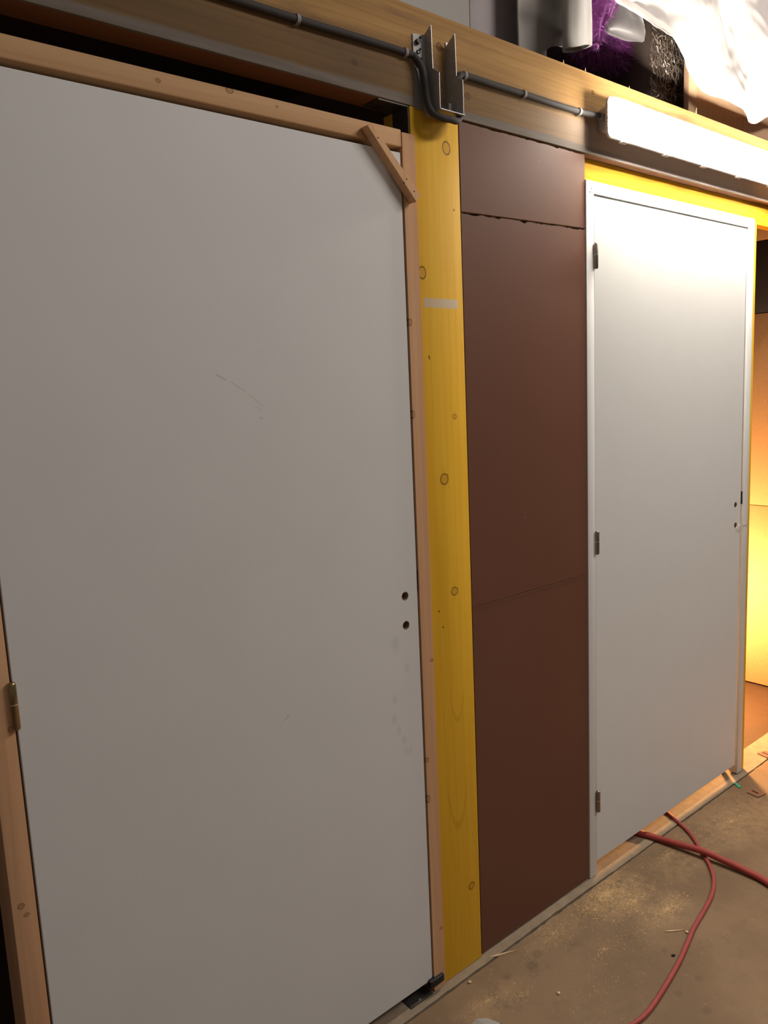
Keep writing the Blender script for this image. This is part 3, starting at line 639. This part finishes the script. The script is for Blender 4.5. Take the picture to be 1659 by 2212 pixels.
def blob(bm, c, s, sub=3, nz=.12, fr=6):
    r = bmesh.ops.create_icosphere(bm, subdivisions=sub, radius=1.0)
    for v in r['verts']:
        k = 1 + nz * noise.noise((v.co.x * 1.6 + c[0] * fr, v.co.y * 1.6, v.co.z * 1.6)) + nz * .5 * noise.noise((v.co.x * 4, v.co.y * 4 + c[2] * fr, v.co.z * 4))
        p = Vector((math.copysign(abs(v.co.x) ** .75, v.co.x), math.copysign(abs(v.co.y) ** .75, v.co.y), math.copysign(abs(v.co.z) ** .75, v.co.z)))
        v.co = Vector((c[0] + s[0] * k * p.x, c[1] + s[1] * k * p.y, c[2] + s[2] * k * p.z))
    return bm
def fur(o, n, L, seed, mat, curl=.35, parent=None):
    rn = random.Random(seed); me = o.data; base = wloc(o); vs, fs = [], []
    polys = [p for p in me.polygons]; wts = [p.area for p in polys]
    for p in rn.choices(polys, wts, k=n):
        vv = [me.vertices[i].co for i in p.vertices]; a, c = rn.random(), rn.random()
        if a + c > 1: a, c = 1 - a, 1 - c
        q = base + vv[0] + (vv[1] - vv[0]) * a + (vv[2] - vv[0]) * c
        d = (p.normal + Vector((rn.gauss(0, .5), rn.gauss(0, .5), rn.gauss(-.5, .5)))).normalized(); l_ = L * rn.uniform(.5, 1.2)
        s = d.cross(Vector((rn.gauss(0, 1), rn.gauss(0, 1), rn.gauss(0, 1)))).normalized(); wd = .0011; i0 = len(vs)
        bend = Vector((rn.gauss(0, curl), rn.gauss(0, curl), -abs(rn.gauss(0, curl)))) * l_
        for f, ww in ((0, 1), (.5, .9)):
            m_ = q + d * l_ * f + bend * f * f
            vs += [m_ - s * wd * ww, m_ + s * wd * ww]
        vs.append(q + d * l_ + bend); fs += [(i0, i0 + 1, i0 + 3, i0 + 2), (i0 + 2, i0 + 3, i0 + 4)]
    m2 = bpy.data.meshes.new('fur'); m2.from_pydata([tuple(v - base) for v in vs], [], fs); m2.materials.append(mat)
    f = bpy.data.objects.new('fur', m2); COL.objects.link(f); f.parent = parent or o
    if parent: f.location = base - wloc(parent)
    f['kind'] = 'stuff'; return f
# dark crate of cloth at the back, purple plush lying on it
b = box_bm(2.05, 2.80, .385, .72, 2.4885, 2.800, .05, 4)
for v in b.verts: v.co += Vector((N(v.co.x, v.co.z, 7), N(v.co.x, v.co.z, 6, 3), 0)) * .015
o = put('cloth_bale', b, M_BLACKCLOTH, smooth=60); tag(o, 'dark violet bale of cloth behind the beam under the purple plush', 'bale')
pm = empty('plush_throw', (2.455, .25, 2.70)); tag(pm, 'shaggy purple plush throw heaped under the silver cushion', 'plush throw')
b = bmesh.new(); blob(b, (2.490, .282, 2.764), (.150, .042, .056)); po = put('throw_body', b, M_PURPLE, pm, smooth=80)
fur(po, 2600, .030, 3, M_FUR, parent=None)
b = bmesh.new(); nn = 20; V = []
for j in range(nn + 1):
    z = 2.655 + (3.40 - 2.655) * (j / nn) ** 1.3; xa = interp([(2.655, 2.238), (2.675, 2.230), (2.71, 2.222), (2.77, 2.220), (3.42, 2.220)], z); xb = interp([(2.655, 2.244), (2.712, 2.281), (2.751, 2.326), (2.818, 2.378), (2.95, 2.42), (3.42, 2.43)], z)
    V.append([b.verts.new((xa + (xb - xa) * i / 14, .150 - .030 * math.sin(math.pi * i / 14) + .012 * N(i * .3, z, 6), z)) for i in range(15)])
for j in range(nn):
    for i in range(14): b.faces.new((V[j][i], V[j + 1][i], V[j + 1][i + 1], V[j][i + 1]))
bmesh.ops.recalc_face_normals(b, faces=b.faces); bmesh.ops.solidify(b, geom=list(b.faces), thickness=0.012)
ps = put('plush_scarf', b, M_PURPLE, smooth=60); tag(ps, 'purple fur scarf hanging down to a point between velvet roll and cushion', 'scarf')
fur(ps, 1500, .020, 9, M_FUR)
# silver cushion
b = bmesh.new(); n = 16; Va = {}
import itertools
for sgn in (-1, 1):
    for i in range(n + 1):
        for j in range(n + 1):
            u, v = -1 + 2 * i / n, -1 + 2 * j / n
            t_ = .030 * (max(0, (1 - u ** 4) * (1 - v ** 4))) ** .5 + .004
            Va[(sgn, i, j)] = b.verts.new((u * .108 * (1 - .05 * v * v), sgn * t_ + .004 * N(u, v, 3, sgn), v * .075 * (1 - .05 * u * u)))
    for i in range(n):
        for j in range(n):
            q = [Va[(sgn, i, j)], Va[(sgn, i + 1, j)], Va[(sgn, i + 1, j + 1)], Va[(sgn, i, j + 1)]]
            b.faces.new(q if sgn < 0 else q[::-1])
for i in range(n):
    for (p, q) in (((i, 0), (i + 1, 0)), ((i, n), (i + 1, n)), ((0, i), (0, i + 1)), ((n, i), (n, i + 1))):
        b.faces.new((Va[(-1, *p)], Va[(-1, *q)], Va[(1, *q)], Va[(1, *p)]))
M_ = Matrix.Translation((2.476, .198, 2.826)) @ Matrix.Rotation(math.radians(-4), 4, 'Y') @ Matrix.Rotation(math.radians(-14), 4, 'X')
bmesh.ops.transform(b, matrix=M_, verts=b.verts)
o = put('cushion', b, M_CUSHION, smooth=70); tag(o, 'shiny silver velvet cushion resting on the purple plush throw', 'cushion')
# netting bag with tinsel strands
nb = empty('tinsel_sack', (2.74, .25, 2.4875)); tag(nb, 'dark brown sack covered with glittering tangled tinsel strands', 'sack')
b = box_bm(2.612, 2.90, .18, .36, 2.4885, 3.02, .03, 3)
for v in b.verts: v.co += Vector((N(v.co.x, v.co.z, 9), N(v.co.x, v.co.z, 8, 3), 0)) * .012
sb = put('sack_body', b, M_NET, nb, smooth=60)
rn = random.Random(4); b = bmesh.new()
for _ in range(420):
    x = rn.uniform(2.612, 2.88); z = 2.56 + (rn.random() ** .7) * .40; a = rn.uniform(0, 6.28); pts = []; p = Vector((x, .165, z))
    for k in range(6):
        pts.append(p.copy()); a += rn.gauss(0, .8); p += Vector((math.cos(a) * .012, rn.gauss(0, .003), math.sin(a) * .012)); p.x = min(2.885, max(2.608, p.x)); p.y = min(.172, max(.152, p.y))
    tube_bm(pts, .0009, 3, b)
st = put('tinsel_strands', b, M_STRAND, nb); st['kind'] = 'stuff'
# batten and board
o = box('wood_batten', 2.774, 2.828, .118, .138, 2.4875, 3.30, M_PLY, bev=.002); tag(o, 'upright pale wooden batten beside the tinsel sack', 'batten')
o = box('plywood_board', 2.8285, 4.30, .130, .148, 2.4875, 2.92, M_PLY, bev=.001); tag(o, 'tan plywood board standing behind the white sheet', 'board')
# white sheet with diagonal hem and folds
hemz = [(2.10, 2.790), (2.249, 2.756), (2.39, 2.739), (2.471, 2.732), (2.542, 2.727), (2.601, 2.686), (2.646, 2.660), (2.708, 2.636), (2.773, 2.612), (2.872, 2.594), (2.95, 2.578), (3.013, 2.568), (3.08, 2.563), (3.123, 2.564), (3.173, 2.570), (3.233, 2.601), (3.4, 2.64), (3.8, 2.69), (4.1, 2.66)]
def sheet_y(x, z):
    f = (x - 2.6) * .9 + (z - 2.6) * .55
    return .045 + .012 * math.sin(f * 17 + 2 * N(x, z, 1.6)) + .014 * N(x, z, 4.5, 2) + .007 * abs(N(x + z * .5, z, 13, 4)) + .004 * N(x, z, 26, 7) + .010 * math.sin((x - z) * 12)
sh = grid_cloth('bed_sheet', (2.10, 4.10), lambda x: (interp(hemz, x), 3.455), sheet_y, 220, 110, M_SHEET, .0022); tag(sh, 'crumpled white sheet hanging from the loft over the lamp', 'sheet')
hp = [Vector((x, sheet_y(x, interp(hemz, x) + .006) - .002, interp(hemz, x) + .008)) for x in [2.1 + .01 * k for k in range(45)]]
b = bmesh.new(); rows = [[b.verts.new(p + Vector((0, -.0025, dz))) for dz in (-.006, .014)] for p in hp]
for a, c in zip(rows, rows[1:]): b.faces.new((a[0], c[0], c[1], a[1]))
bmesh.ops.solidify(b, geom=list(b.faces), thickness=0.003)
put('hem', b, M_SHEET, sh, smooth=60)
